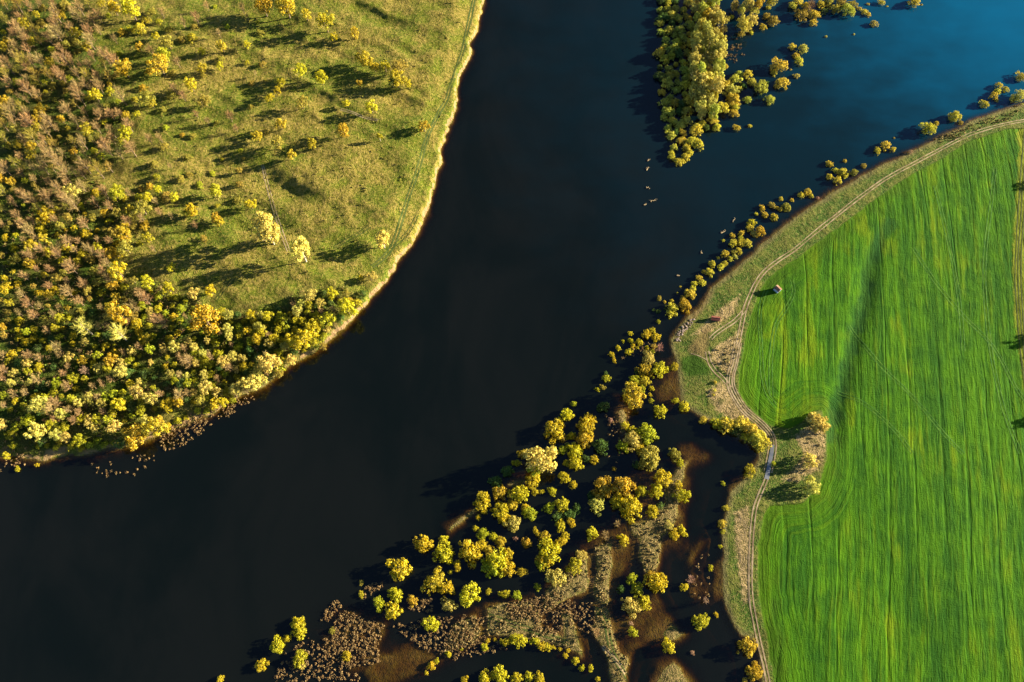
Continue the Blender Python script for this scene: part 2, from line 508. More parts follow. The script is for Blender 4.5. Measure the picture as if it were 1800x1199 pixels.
def leaf_material(name, trans=.3):
    n = NT(name)
    oc = n.node('ShaderNodeObjectInfo', out=1)
    g = n.t.nodes.new('ShaderNodeNewGeometry')
    rnd = g.outputs['Random Per Island']
    col = n.node('ShaderNodeHueSaturation', {'Hue': n.math('MULTIPLY_ADD', rnd, .03, .485), 'Saturation': n.math('MULTIPLY_ADD', rnd, -.12, 1.05), 'Value': n.math('MULTIPLY_ADD', rnd, .62, .66), 'Color': oc})
    d = n.node('ShaderNodeBsdfDiffuse', {'Color': col})
    t = n.node('ShaderNodeBsdfTranslucent', {'Color': n.mix(.25, col, (.30, .30, .02))})
    return n.surf(n.node('ShaderNodeMixShader', {0: trans, 1: d, 2: t}))


def plain(name, c0, c1, sc, rough=.9, spec=.1, bump=.05):
    n = NT(name)
    p = n.pos()
    f = n.noise(p, sc, 4, .6)
    return n.surf(n.pbr(n.mix(n.step(f, .35, .65), c0, c1), rough, spec, n.bump(f, bump)))


M = {}
M['ground'] = ground_material()
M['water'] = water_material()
M['leaf'] = leaf_material('spring_leaves', .24)
M['twig'] = leaf_material('bare_twigs', .0)
M['bark'] = plain('bark', (.075, .052, .032), (.15, .11, .07), 3.0)
M['pale_bark'] = plain('pale_bark', (.26, .21, .15), (.40, .34, .26), 3.0)
M['rut'] = plain('track_soil', (.13, .095, .048), (.26, .20, .115), .35)
M['rut_pale'] = plain('dusty_track_soil', (.34, .28, .19), (.48, .41, .30), .35)
M['rut_green'] = plain('grassy_wheel_rut', (.022, .036, .006), (.050, .060, .012), .4)
M['wet'] = plain('wet_mud', (.085, .098, .115), (.13, .135, .14), .4, .3, .4)
M['stone'] = plain('shore_stone', (.13, .10, .075), (.28, .215, .165), .9)
M['wood_grey'] = plain('driftwood', (.13, .10, .055), (.26, .20, .11), 2.0)

# ------------------------------------------------------------------ building helpers


def mesh(name, v, f, mat=None, smooth=False):
    me = bpy.data.meshes.new(name)
    v = np.asarray(v, np.float32).reshape(-1, 3)
    f = np.asarray(f, np.int32)
    k = f.shape[1]
    me.vertices.add(len(v))
    me.vertices.foreach_set('co', v.ravel())
    me.loops.add(f.size)
    me.loops.foreach_set('vertex_index', f.ravel())
    me.polygons.add(len(f))
    me.polygons.foreach_set('loop_start', np.arange(0, f.size, k, dtype=np.int32))
    me.polygons.foreach_set('loop_total', np.full(len(f), k, np.int32))
    me.polygons.foreach_set('use_smooth', np.full(len(f), smooth))
    me.update(calc_edges=True)
    if mat:
        me.materials.append(mat)
    return me


def link(name, me, parent=None, loc=None, rz=0.0, sc=None):
    o = bpy.data.objects.new(name, me)
    COL.objects.link(o)
    if parent is not None:
        o.parent = parent
    if loc is not None:
        o.location = loc
    if rz:
        o.rotation_euler.z = rz
    if sc is not None:
        o.scale = sc if hasattr(sc, '__len__') else (sc, sc, sc)
    return o


def kind(o, k):
    o['kind'] = k
    return o


def tag(o, label, cat, group=None):
    o['label'], o['category'] = label, cat
    if group:
        o['group'] = group
    return o


def grid_mesh(name, xs, ys, zz, mat):
    X, Y = np.meshgrid(xs, ys)
    v = np.stack([X, Y, zz], -1).reshape(-1, 3)
    nx, ny = len(xs), len(ys)
    i = (np.arange(ny - 1)[:, None] * nx + np.arange(nx - 1)[None, :]).ravel()
    f = np.stack([i, i + 1, i + nx + 1, i + nx], -1)
    return mesh(name, v, f, mat, True)


# ------------------------------------------------------------------ the setting: ground, water
gm = grid_mesh('ground', gx, gy, Z, M['ground'])
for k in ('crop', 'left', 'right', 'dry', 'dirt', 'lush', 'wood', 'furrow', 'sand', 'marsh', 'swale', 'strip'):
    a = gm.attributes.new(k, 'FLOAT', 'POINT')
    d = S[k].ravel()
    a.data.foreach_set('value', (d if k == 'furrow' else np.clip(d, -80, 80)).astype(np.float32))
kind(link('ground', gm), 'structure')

WC = 2
wx = np.concatenate([gx[gx < -420], gx[(gx >= -420) & (gx <= 420)][::WC], gx[gx > 420]])
wy = np.concatenate([gy[gy < -40], gy[(gy >= -40) & (gy <= 520)][::WC], gy[gy > 520]])
ix, iy = np.searchsorted(gx, wx), np.searchsorted(gy, wy)
WZ = Z[np.ix_(iy, ix)]
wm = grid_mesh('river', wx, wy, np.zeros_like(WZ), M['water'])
a = wm.attributes.new('depth', 'FLOAT', 'POINT')
a.data.foreach_set('value', np.clip(-WZ, 0, 6).ravel().astype(np.float32))
WX, WY = np.meshgrid(wx, wy)
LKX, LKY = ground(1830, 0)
lake = 1.12 - np.hypot((WX - LKX) / 330, (WY - LKY) / 300)  # strength of the painted sky blue, fading from the far lake corner
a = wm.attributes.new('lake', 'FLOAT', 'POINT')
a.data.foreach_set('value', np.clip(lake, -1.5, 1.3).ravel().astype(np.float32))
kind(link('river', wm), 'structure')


# ------------------------------------------------------------------ tracks
def smooth_line(pts, step=2.0):
    p = np.array([ground(u, v) for u, v in pts])
    p = np.vstack([2 * p[0] - p[1], p, 2 * p[-1] - p[-2]])
    out = []
    for i in range(1, len(p) - 2):
        n = max(2, int(np.hypot(*(p[i + 1] - p[i])) / step))
        for k in range(n):
            t = k / n
            out.append(.5 * ((2 * p[i]) + (-p[i - 1] + p[i + 1]) * t + (2 * p[i - 1] - 5 * p[i] + 4 * p[i + 1] - p[i + 2]) * t * t + (-p[i - 1] + 3 * p[i] - 3 * p[i + 1] + p[i + 2]) * t ** 3))
    out.append(p[-2])
    return np.array(out)


def track(name, pts, mat, offs=(-.85, .85), width=.6, lift=.07, step=1.4, jit=.16, seed=0):
    c = smooth_line(pts, step)
    d = np.gradient(c, axis=0)
    d /= np.linalg.norm(d, axis=1)[:, None] + 1e-9
    nrm = np.stack([-d[:, 1], d[:, 0]], -1)
    V, F = [], []
    for q, o in enumerate(offs):
        b = len(V)
        for i in range(len(c)):
            wv = width * (.75 + .5 * float(vnoise(np.array([i * .23]), np.array([q * 7.0 + seed]), 5)[0]))
            ov = o + jit * (float(vnoise(np.array([i * .11]), np.array([q * 3.0 + seed]), 9)[0]) - .5) * 2
            for s in (-.5, .5):
                x, y = c[i] + nrm[i] * (ov + s * wv)
                V.append((x, y, hz(x, y) + lift))
            if i:
                k = b + 2 * i
                F.append((k - 2, k, k + 1, k - 1))
    return kind(link(name, mesh(name, V, F, mat, True)), 'structure')


track('dirt_track', MAIN_TRACK[:20], M['rut'], width=.62, offs=(-.85, .85))
track('dirt_track', MAIN_TRACK[19:30], M['rut'], width=.62, offs=(-1.9, -.55, .75, 1.9), seed=3)
track('dirt_track', MAIN_TRACK[29:], M['rut'], width=.72, seed=5)
track('puddle', P2('1357 783 1355 800 1350 828 1347 843'), M['wet'], offs=(0,), width=2.2, lift=.10)
track('forking_track', P2('1309 545 1290 566 1272 578 1257 589 1248 598'), M['rut'], width=.55, seed=7)
track('forking_track', P2('1242 620 1246 638 1256 654 1270 668 1283 684'), M['rut'], width=.6, seed=8)
track('forking_track', P2('1214 622 1228 627 1240 634'), M['rut'], width=.5, offs=(0,), seed=9)
track('field_edge_track', P2('1802 232 1795 300 1788 400 1784 480 1788 560 1797 640 1808 720'), M['rut_green'], width=.6, offs=(-1.6, 0, 1.6), seed=10)
track('bank_track', P2('837 -10 829 30 821 65 813 100 804 125 798 145 791 165 785 185 771 210 759 235 748 262 741 290 731 325 721 350 711 385 701 415 691 440 676 460 656 476'), M['rut_green'], width=.95, seed=11)
track('bank_track', P2('735 385 722 410 706 428 690 442'), M['rut_green'], width=.5, seed=12)
track('meadow_path', P2('466 300 473 330 485 375 498 412 512 452'), M['rut'], width=.45, offs=(-.7, .7), seed=13)
track('meadow_path', P2('602 205 625 212 645 220 668 226'), M['rut'], width=.45, offs=(-.6, .6), seed=14)
track('meadow_path', P2('654 408 630 424 606 436 590 444'), M['rut_green'], width=.5, seed=15)
track('meadow_path', P2('420 498 400 520 385 536'), M['rut_green'], width=.5, seed=16)
track('marsh_track', P2('1043 1068 1056 1080 1066 1100 1071 1125 1078 1150 1090 1172 1104 1192 1114 1215'), M['rut_green'], width=.7, seed=17)
track('marsh_track', P2('1058 1136 1074 1152 1090 1170 1100 1184'), M['rut'], width=.6, offs=(-.6, .6), seed=18)
track('marsh_track', P2('858 1082 880 1090 900 1097 925 1104 960 1116 1000 1130'), M['rut_green'], width=.6, seed=19)
for q, line in enumerate(('1345 512 1337 535 1333 565 1335 600 1337 650 1345 690 1360 715', '1390 496 1392 520 1378 548 1364 570 1356 600 1352 650 1354 700',
                          '1600 440 1640 500 1690 560 1740 610 1780 680 1800 710', '1490 575 1540 640 1600 700 1660 770 1690 800', '1470 690 1520 715 1570 760 1600 800',
                          '1640 330 1660 420 1680 520 1690 620', '1745 300 1735 380 1725 480 1735 600 1760 720 1790 800')):
    track('wheel_rut', P2(line), M['crop_rut'] if 'crop_rut' in M else M.setdefault('crop_rut', plain('trampled_crop', (.020, .075, .010), (.060, .13, .014), .5)), width=.45, offs=(-.8, .8), seed=20 + q)


# ------------------------------------------------------------------ plant prototypes (unit crown radius)
def tube(V, F, pts, r0, r1, sides=5):
    pts = [np.array(p, float) for p in pts]
    b = len(V)
    for i, p in enumerate(pts):
        r = r0 + (r1 - r0) * i / (len(pts) - 1)
        d = pts[min(i + 1, len(pts) - 1)] - pts[max(i - 1, 0)]
        d /= np.linalg.norm(d) + 1e-9
        a = np.cross(d, (.3, .9, .2))
        a /= np.linalg.norm(a) + 1e-9
        c = np.cross(d, a)
        for s in range(sides):
            t = 2 * math.pi * s / sides
            V.append(p + r * (a * math.cos(t) + c * math.sin(t)))
    for i in range(len(pts) - 1):
        for s in range(sides):
            k, l = b + i * sides + s, b + i * sides + (s + 1) % sides
            F.append((k, l, l + sides, k + sides))


def leaf_quads(rng, lobes, per, size, jit=.5):
    """Leaf sprays over the lobes: each lobe (cx, cy, cz, rx, rz) gets its share of small tilted quads."""
    V = []
    for cx, cy, cz, rx, rz in lobes:
        m = max(8, int(per * (rx * .5 + rz * .5) ** 2))
        d = rng.normal(size=(m, 3))
        d /= np.linalg.norm(d, axis=1)[:, None]
        d[:, 2] = np.where(d[:, 2] < -.45, -d[:, 2], d[:, 2])
        rad = .74 + .46 * rng.random((m, 1)) ** 1.6
        c = np.array((cx, cy, cz)) + d * rad * np.array((rx, rx, rz))
        nn = d + rng.normal(size=(m, 3)) * jit
        nn /= np.linalg.norm(nn, axis=1)[:, None]
        a = np.cross(nn, rng.normal(size=(m, 3)))
        a /= np.linalg.norm(a, axis=1)[:, None]
        b = np.cross(nn, a)
        s = size * (.6 + .8 * rng.random((m, 1)))
        for sa, sb in ((-1, -.55), (.75, -.75), (1, .6), (-.6, .9)):
            V.append((c + a * s * sa + b * s * sb)[:, None, :])
        V[-4:] = [np.concatenate(V[-4:], 1)]
    v = np.concatenate(V, 0).reshape(-1, 3)
    return v, np.arange(len(v)).reshape(-1, 4)


def make_bush(seed):
    rng = np.random.default_rng(seed)
    lobes = [(0, 0, .50, .60, .50)]
    n = int(rng.integers(18, 26))
    ph = rng.random() * 6.28
    for i in range(n):
        e = .02 + .96 * (i + rng.random()) / n
        t = 2.4 * i + .7 * rng.random()
        rr = .80 * math.sqrt(max(0, 1 - e * e)) * (.88 + .22 * rng.random()) * (1 + .17 * math.sin(2 * t + ph) + .10 * math.sin(3 * t + 2 * ph))
        r = .12 + .20 * rng.random() ** 1.5
        lobes.append((rr * math.cos(t), rr * math.sin(t), .16 + .78 * e * (.9 + .2 * rng.random()), r, r))
    v, f = leaf_quads(rng, lobes, 1150, .045, .40)
    tv, tf = [], []
    for i in range(5):
        t = 2 * math.pi * i / 5 + rng.random()
        tube(tv, tf, [(.05 * math.cos(t), .05 * math.sin(t), -.12), (.18 * math.cos(t), .18 * math.sin(t), .3), (.42 * math.cos(t), .42 * math.sin(t), .75)], .045, .015)
    return (v, f), (tv, tf), .5


def make_tree(seed, zc=1.35, zr=.95, h0=.5, n=0, per=560):
    rng = np.random.default_rng(seed)
    lobes = [(0, 0, zc, .5, zr * .6)]
    n = n or int(rng.integers(17, 24))
    ph = rng.random() * 6.28
    for i in range(n):
        e = -.80 + 1.75 * (i + rng.random() * .6) / n
        t = 2.4 * i + rng.random()
        rr = .78 * math.sqrt(max(0.04, 1 - e * e)) * (.8 + .35 * rng.random()) * (1 + .14 * math.sin(2 * t + ph))
        r = .16 + .17 * rng.random()
        lobes.append((rr * math.cos(t), rr * math.sin(t), zc + zr * .82 * e, r, r * 1.15))
    v, f = leaf_quads(rng, lobes, per * 1.6, .051, .40)
    tv, tf = [], []
    top = zc + zr * .4
    tube(tv, tf, [(0, 0, -.25), (.02, .01, h0), (.03 * rng.normal(), .03, zc), (.05, .04 * rng.normal(), top)], .085, .02, 6)
    for i in range(6):
        t = 2.4 * i + rng.random()
        z0 = h0 + (zc - h0) * i / 6
        tube(tv, tf, [(.02, .01, z0), (.3 * math.cos(t), .3 * math.sin(t), z0 + .3), (.62 * math.cos(t), .62 * math.sin(t), z0 + .62)], .035, .01, 4)
    return (v, f), (tv, tf), zc


def make_tall(seed):
    return make_tree(seed, 1.95, 1.30, .55, 26, 700)


def make_bare(seed, zc=1.9, dense=900):
    rng = np.random.default_rng(seed)
    tv, tf = [], []
    top = zc + .55
    tube(tv, tf, [(0, 0, -.25), (.03, 0, .8), (.04 * rng.normal(), .05, zc), (.06, .05, top)], .075, .015, 5)
    tips = []
    for i in range(15):
        t = 2.4 * i + rng.random()
        z0 = .65 + (zc - .45) * i / 15
        L = .95 - .035 * i
        p1 = np.array((.42 * L * math.cos(t), .42 * L * math.sin(t), z0 + .30))
        p2 = np.array((.8 * L * math.cos(t), .8 * L * math.sin(t), z0 + .70))
        tube(tv, tf, [(.03, .01, z0), p1, p2], .026, .006, 3)
        tips += [(np.array((.03, .01, z0)), p1), (p1, p2), (p1, p2)]
    tips += [(np.array((.04, .02, zc - .4)), np.array((.06, .05, top)))] * 3
    V, F = [], []
    for i in range(dense):
        a, b = tips[int(rng.integers(len(tips)))]
        q = a + (b - a) * rng.random()
        d = (b - a) / np.linalg.norm(b - a) + rng.normal(size=3) * .72 + np.array((0, 0, .45))
        d /= np.linalg.norm(d)
        L = .20 + .32 * rng.random()
        s = np.cross(d, rng.normal(size=3))
        s *= .0085 / np.linalg.norm(s)
        k = len(V)
        V += [q - s, q + s, q + d * L + s * .3, q + d * L - s * .3]
        F.append((k, k + 1, k + 2, k + 3))
    return (np.array(V), np.array(F)), (tv, tf), zc + .05


PROTO = {}


def proto(kd, makers, leaf, bark, nm):
    PROTO[kd] = []
    for (cv, cf), (tv, tf), zc in makers:
        PROTO[kd].append((mesh('crown', cv, cf, leaf), mesh('trunk', tv, tf, bark, True), zc))


proto('bush', [make_bush(100 + i) for i in range(14)], M['leaf'], M['bark'], 'bush')
proto('tree', [make_tree(200 + i) for i in range(12)], M['leaf'], M['bark'], 'tree')
proto('tall', [make_tall(300 + i) for i in range(6)], M['leaf'], M['pale_bark'], 'tall')
proto('bare', [make_bare(400 + i) for i in range(8)], M['twig'], M['bark'], 'bare')
proto('pale', [make_bare(500 + i, 1.6, 900) for i in range(4)], M['twig'], M['pale_bark'], 'pale')

HUES = {'Y': (.355, .285, .012), 'L': (.262, .255, .013), 'P': (.350, .295, .055), 'O': (.320, .230, .016), 'B': (.235, .185, .028),
        'W': (.44, .365, .065), 'G': (.060, .100, .022), 'N': (.250, .165, .060), 'K': (.270, .155, .095)}
HUE_WORD = {'W': 'pale straw', 'Y': 'golden', 'L': 'lime green', 'P': 'pale yellow', 'O': 'amber', 'B': 'olive brown', 'G': 'dark green', 'N': 'bare brown', 'K': 'pinkish brown'}
TREES = []


def size_word(d):
    return 'tiny' if d < 8 else 'small' if d < 13 else 'mid-sized' if d < 21 else 'large' if d < 31 else 'huge'


def plant(u, v, d, hue, kd, place, fill=False, squash=None):
    if kd == 'shrub':
        pr = random.choice(PROTO['bush'])
    else:
        pr = random.choice(PROTO[kd])
    R = d * .5 * mpp(u, v) * (1.13 if 'field bank' in place or 'lake' in place else 1.19 if kd in ('bush', 'shrub') and 'far' not in place else 1.04 if fill else 1.14)
    cm, tm, zc = pr
    x, y, z = at(u, v, zc * R)
    wet = hz(x, y) < -.05
    young = fill and kd in ('tree', 'bush')
    if wet:
        z = max(hz(x, y), -.35 - .02 * R)
    nm = {'bush': 'leafy_tree', 'tree': 'leafy_tree', 'tall': 'tall_tree', 'bare': 'bare_tree', 'pale': 'bare_tree', 'shrub': 'shrub'}[kd]
    if young:
        nm = 'young_tree' if kd == 'tree' else 'thicket_bush'
    elif kd == 'bush' and ('far' not in place):
        nm = 'willow_tree'
    sz = R * (squash or random.uniform(.92, 1.12))
    rz = random.uniform(0, 6.28)
    c = HUES[hue]
    if hue == 'Y' and ('lake' in place or 'spit' in place or 'field bank' in place):  # golden and lime crowns paler here: hazy brightness put into leaf colour
        c = (.400, .325, .030)
    elif hue == 'L' and ('lake' in place or 'spit' in place):
        c = (.330, .315, .040)
    k = random.uniform(.86, 1.12)
    g = random.uniform(-.10, .10)
    rgb = (c[0] * k * (1 - g * .5), c[1] * k * (1 + g), c[2] * k, 1)
    if kd == 'shrub':
        r = link(nm, cm, None, (x, y, z), rz, (R * random.uniform(.9, 1.15), R * random.uniform(.9, 1.15), sz))
        r.color = rgb
    else:
        r = link(nm, None, None, (x, y, z), rz, (R * random.uniform(.86, 1.16), R * random.uniform(.86, 1.16), sz))
        r.empty_display_size = .2
        link('trunk', tm, r)
        link('crown', cm, r).color = rgb
    TREES.append(dict(o=r, u=u, v=v, d=d, hue=hue, kd=kd, nm=nm, place=place, fill=fill, wet=wet))
    return r


def rows(place, dflt, text):
    for ln in text.replace('\n', ';').split(';'):
        q = ln.split()
        if not q:
            continue
        u, v, d = float(q[0]), float(q[1]), float(q[2])
        h = q[3] if len(q) > 3 else 'Y'
        kd = {'t': 'tall', 'r': 'tree', 'b': 'bush', 'p': 'pale'}[q[4]] if len(q) > 4 else ('bare' if h in 'NK' and d > 9 else 'shrub' if d < 9 else dflt)
        plant(u, v, d, h, kd, place)


# ------------------------------------------------------------------ trees seen one by one
rows('in the floodwater off the field bank', 'bush', '''1372 352 8;1391 354 8;1356 363 13 B;1365 368 9;1371 370 9;1381 366 14 B;1339 368 12;1328 378 7;1344 380 11;1360 384 14
1320 393 16 L;1317 403 14;1325 413 12 P;1335 409 19 O;1302 412 12;1287 416 10;1270 425 6;1288 429 16;1301 420 10;1301 429 13;1314 429 15;1273 448 15
1283 457 10;1291 453 10 P;1297 441 9;1289 445 10 B;1300 447 8;1274 465 12;1266 471 13;1261 455 6;1251 466 13;1247 480 17;1236 479 8;1228 491 12;1234 499 12
1220 501 11;1217 509 13;1212 518 18;1200 526 11;1203 539 22 O;1180 531 8;1182 543 20;1177 553 16;1168 545 6 G;1158 526 9 B;1168 533 6;1156 549 8 G;1157 567 8 L
1148 547 6 G;1190 517 4;1195 506 4;1407 345 13;1418 339 14;1424 346 10;1437 349 7 K;1471 319 17;1457 313 13;1467 301 12;1479 304 15;1485 311 11;1457 290 12;1484 285 7
1499 305 14 B;1517 293 10 B;1541 267 13;1556 258 17;1568 265 11;1570 245 4 P;1630 229 25;1644 219 10;1677 207 21;1688 217 8 B;1728 185 15;1600 267 8 K
1754 153 14;1752 163 14;1765 160 12;1745 171 15;1750 179 8;1793 137 19;1791 172 26 P;1780 177 14''')
rows('in the open floodwater of the lake', 'bush', '''1392 85 14;1410 88 18 P;1398 100 12;1404 110 17;1368 118 28;1360 130 13;1375 148 24;1399 136 10 P;1389 125 4 P;1352 177 18 L;1313 178 13 L
1275 119 10;1518 23 12;1525 28 9;1509 18 8;1548 7 12;1525 10 5;1558 14 4;1535 44 13 P;1606 7 19;1500 63 4 P;1451 67 5 P;1619 11 4;1294 227 14;1317 224 7''')
rows('on the flooded wooded spit', 'bush', '''1322 147 15 L;1337 156 25 L;1347 148 8 G;1314 133 17;1298 132 14 L;1292 142 18 L;1275 152 20;1298 160 13 L;1285 162 22 P;1288 178 26;1263 140 14;1270 192 22;1290 192 15
1306 153 10 G;1290 202 16;1223 231 24;1232 222 16 ;1217 251 20;1228 256 18;1206 262 16;1193 287 15;1205 278 16;1212 271 12;1252 212 20;1259 226 14;1184 262 16 L;1178 240 16 L;1196 250 16;1200 236 15;1180 276 15;1240 226 14 G''')
rows('on the flooded spit by the lake', 'tree', '''1357 39 20 B b;1347 31 14 B b;1340 50 14 Y b;1350 16 8;1307 45 24 L;1313 52 13 P;1323 37 18 P;1320 60 7;1302 64 10 B;1292 12 14 P t;1285 32 8;1275 38 14 P;1315 10 18 P t;1333 10 15 O t;1356 2 20 B
1303 20 14 P t;1325 22 14 L''')
rows('in the flooded grove at the lake edge', 'bush', '''1392 13 16 L;1403 5 18;1408 28 24 B;1430 27 19;1429 42 13;1425 8 20 N;1448 22 15 G;1468 18 20 B;1487 20 25 L;1497 10 16 B;1455 6 18 B;1442 10 16;1478 6 18 B;1415 14 16 O''')
rows('in the drowned shallows beside the stony bank', 'bush', '''1136 590 16;1146 583 13;1152 594 16;1107 588 8;1123 603 12;1108 601 9;1112 609 10;1104 620 13;1120 613 6;1087 614 9;1095 602 6;1075 625 10;1079 635 8
1137 613 8;1148 610 10 B;1160 611 15 K;1147 619 7;1139 632 24 P;1158 650 27;1134 652 23 O;1132 670 20 O;1114 671 22 L;1128 685 14 L;1118 656 9 G;1111 687 27 O r;1118 705 27 O r;1101 700 14
1145 684 10;1144 706 10 L;1142 695 6;1160 724 25;1203 715 20;1187 705 12;1185 644 14 O;1061 716 20 G;1065 667 13 L;1058 682 10 B;1050 686 8;1064 658 8 G''')
rows('in the flooded thicket', 'bush', '''1008 711 10 L;1000 733 13;1037 737 21 Y;1030 752 32 Y;1028 773 32 O;1073 740 9 K;1099 748 15;1111 758 15;1140 765 34 L;1110 775 34 P;1095 785 22 L;1123 789 17;1140 805 38 B;1120 818 14 G;1056 786 28 G;1044 809 17;1030 808 14 G
1005 768 13;1010 795 26;988 793 17 L;1012 815 25;995 816 12;992 841 20;1007 853 16;940 866 13;952 866 9;970 865 13;1186 800 20 B;1196 814 15 L;1166 841 30;1155 863 24;1200 872 27;1193 853 14;1160 889 15 G;1128 863 22 L
1060 860 36 O;1095 858 42 O;1050 888 30 P;1108 893 36;1083 883 26;1040 873 15 G;1147 900 20;1270 851 9 L;1079 825 8 O;995 731 21;974 757 32;1004 767 14;989 773 14 B
918 800 16 O;908 815 14;891 830 19 G;871 848 19 G;936 845 22;878 868 27 O;913 870 32;900 888 20 O;848 885 33;841 910 11;879 900 28;885 913 22;901 921 27 P;923 893 15;933 903 22 L
988 888 28;965 893 20 L;980 908 20 G;1000 905 18 G;985 924 18;1003 918 17;1013 895 15 G;993 944 14;985 953 17;836 930 11;745 956 32;780 950 18;780 973 32;848 940 20 L;868 944 14;880 953 17 O;828 970 35;848 958 18;906 948 8 K
894 974 20;860 968 17 O;875 988 38;926 955 20 O;941 934 11;955 944 22 O;965 970 37;955 984 27;979 960 18;1040 938 23;804 993 14;1096 949 17;1199 933 16;1185 940 18;1176 924 14 P;1065 940 20 N;1085 920 14 N
861 1001 30 L;891 998 27;917 1005 15 O;952 992 25 L;1020 977 19 P;1011 996 27 L;805 999 14;792 1006 8''')
rows('in the flooded thicket', 'tall', '950 810 44 W r;937 803 26 P r;966 798 24 W r;941 822 26 L r')
rows('in the drowned marsh', 'bush', '''703 1000 38;762 1024 36 O;784 1034 29;789 1063 23 P;695 1046 22;667 1062 23 L;691 1073 29;726 1056 18 O;757 1097 24;636 1025 9 B;636 1046 11 L;525 1096 20;526 1112 20;489 1135 28;506 1122 14;460 1170 20
528 1158 24 L;532 1171 14 P;609 1154 15;584 1109 11 B;389 1195 13;759 1170 14;768 1162 8;750 1183 8;788 1150 10;827 1044 33;859 1040 10;887 1045 17;909 1047 17 L;945 1032 12 L;978 1015 33 P
1154 1025 39 Y;1145 1012 18 O;1110 1019 18 L;1119 1036 22 L;1091 1036 13 G;1110 1066 31 P;1132 1060 25;1112 1112 18 L;1174 1137 25;1231 1092 28 L;1258 1081 9;1201 1033 14;1214 1019 18 K;1240 1056 13 K;1248 998 9;1266 961 7
1049 1112 18 N;1109 1096 8 K;1216 1148 7 K''')
rows('along the rim of the old oxbow', 'bush', '''811 1141 6;789 1150 10;857 1127 9;852 1138 12;870 1125 7;888 1129 17;912 1126 24;933 1129 9;942 1126 11;952 1136 15;962 1137 13;972 1138 9;984 1141 7;994 1153 9;998 1144 8;1011 1162 13;1022 1175 11;1038 1175 11;1050 1194 8
853 1193 24;880 1186 24;817 1196 13;908 1193 20;948 1195 19;930 1190 16;867 1188 14''')
rows('on the field bank', 'bush', '''1236 739 15;1260 745 20 L;1278 748 25;1300 743 27;1318 755 30;1331 769 30;1345 777 22;1310 768 20 L;1292 757 18 G;1335 785 18;1318 828 23 O;1276 893 12;1269 921 15;1271 935 9;1359 815 9 L
1439 743 33 W b;1429 734 18 W;1423 810 32 W;1426 854 38 W b;1257 672 6;1256 686 7;1254 694 5;1313 1137 36 O;1325 1182 24 O;1327 1169 13 O;1308 1197 10''')
rows('on the far river bank', 'tree', '''468 401 44 W t;482 415 20 P;530 441 32 W t;672 421 24 W t;362 563 42 O;146 573 34 W p;208 584 38 W p;651 486 17 P;635 489 11;584 516 20;608 516 14 B;545 519 20 P;523 547 18 P;543 537 14 L;610 542 30;576 562 28 L;550 578 25;533 596 34;513 598 28
567 609 14 B;474 639 32 W;442 672 30 W;416 682 22 P;490 658 14 B;425 629 13 P;442 556 17;471 556 17;455 575 16 B;451 596 17;482 596 17;435 581 14;460 584 14;271 752 36 O;280 739 16 O;236 768 32 O;216 777 22 G;201 750 24 P;140 774 19 L;116 769 18 P;98 763 20 P
64 759 28 W;73 774 18 G;112 751 16 L;91 747 18 L;23 783 13 L;11 801 14;33 826 11 Y b;66 818 9 Y b;164 752 16 P;107 728 20 P;68 714 28 P;4 746 20 P;50 739 20 L;139 709 17 P;160 707 13 P;240 689 22 P;267 702 24 P;209 712 22;293 710 17;296 720 12;313 706 20 O;327 703 12 G
361 681 22 P;352 703 17 B;378 710 20;392 707 18;330 673 13 L;358 659 17 P;171 736 18 L;191 738 17 L;29 750 14 L;18 764 17 L;255 597 20 O;278 561 26 N;210 550 36 O;340 516 20 P;370 511 16;295 507 18;259 498 24;150 652 18 K;173 646 18 P;212 655 20 P;195 633 22 O;144 633 18 O
400 578 18 P;392 635 20 P;221 436 22 B;171 434 16;259 417 18 L;118 436 16;206 475 30''')
rows('on the far meadow', 'tree', '''67 103 24 N;70 193 25 O b;15 192 24 N;45 210 28 N;180 90 26 N;88 272 26 N;104 285 24 N;110 304 26 N;125 334 24 P;80 380 24;180 335 20 N;207 340 24 L;287 95 24 L;280 115 30 O;217 120 28 O;389 82 18 O;387 117 12;434 78 12;355 90 12
230 18 28;200 15 20;227 50 9;240 200 10;267 183 13 O;220 233 20;167 167 20;257 173 25 B;153 230 20 O;182 253 24 N;207 267 18 N;380 337 22 L;334 370 20 L;440 359 18;380 384 17 O;257 347 18;277 333 14;250 367 22 B;425 12 14 N;293 72 22 B;273 63 12;245 83 14 O;354 120 16 O;334 147 24;359 177 18 B
503 10 34 O;463 10 30 O;538 25 18 O;572 38 30 O;623 58 18 O;587 65 14;640 102 22 O;658 117 16;677 117 16;703 118 22 B;698 138 26 O;717 147 14;690 145 16 G;565 137 20;527 125 20;493 145 14 L;487 160 15;473 172 14;632 147 10 O;530 180 20 B;608 182 11;653 187 20;603 230 20 O;548 252 17 O;667 240 11 L t;745 222 18 O;513 273 16 O
488 250 22 B;493 218 18 O;337 371 20;384 389 17 O;306 346 15;179 330 18 N;300 470 14 ;452 240 16 O;420 300 10 B''')


# ------------------------------------------------------------------ close woods
def inside(u, v, pg):
    r, n = False, len(pg)
    for i in range(n):
        (ax, ay), (bx, by) = pg[i], pg[(i + 1) % n]
        if (ay > v) != (by > v) and u < (bx - ax) * (v - ay) / (by - ay) + ax:
            r = not r
    return r


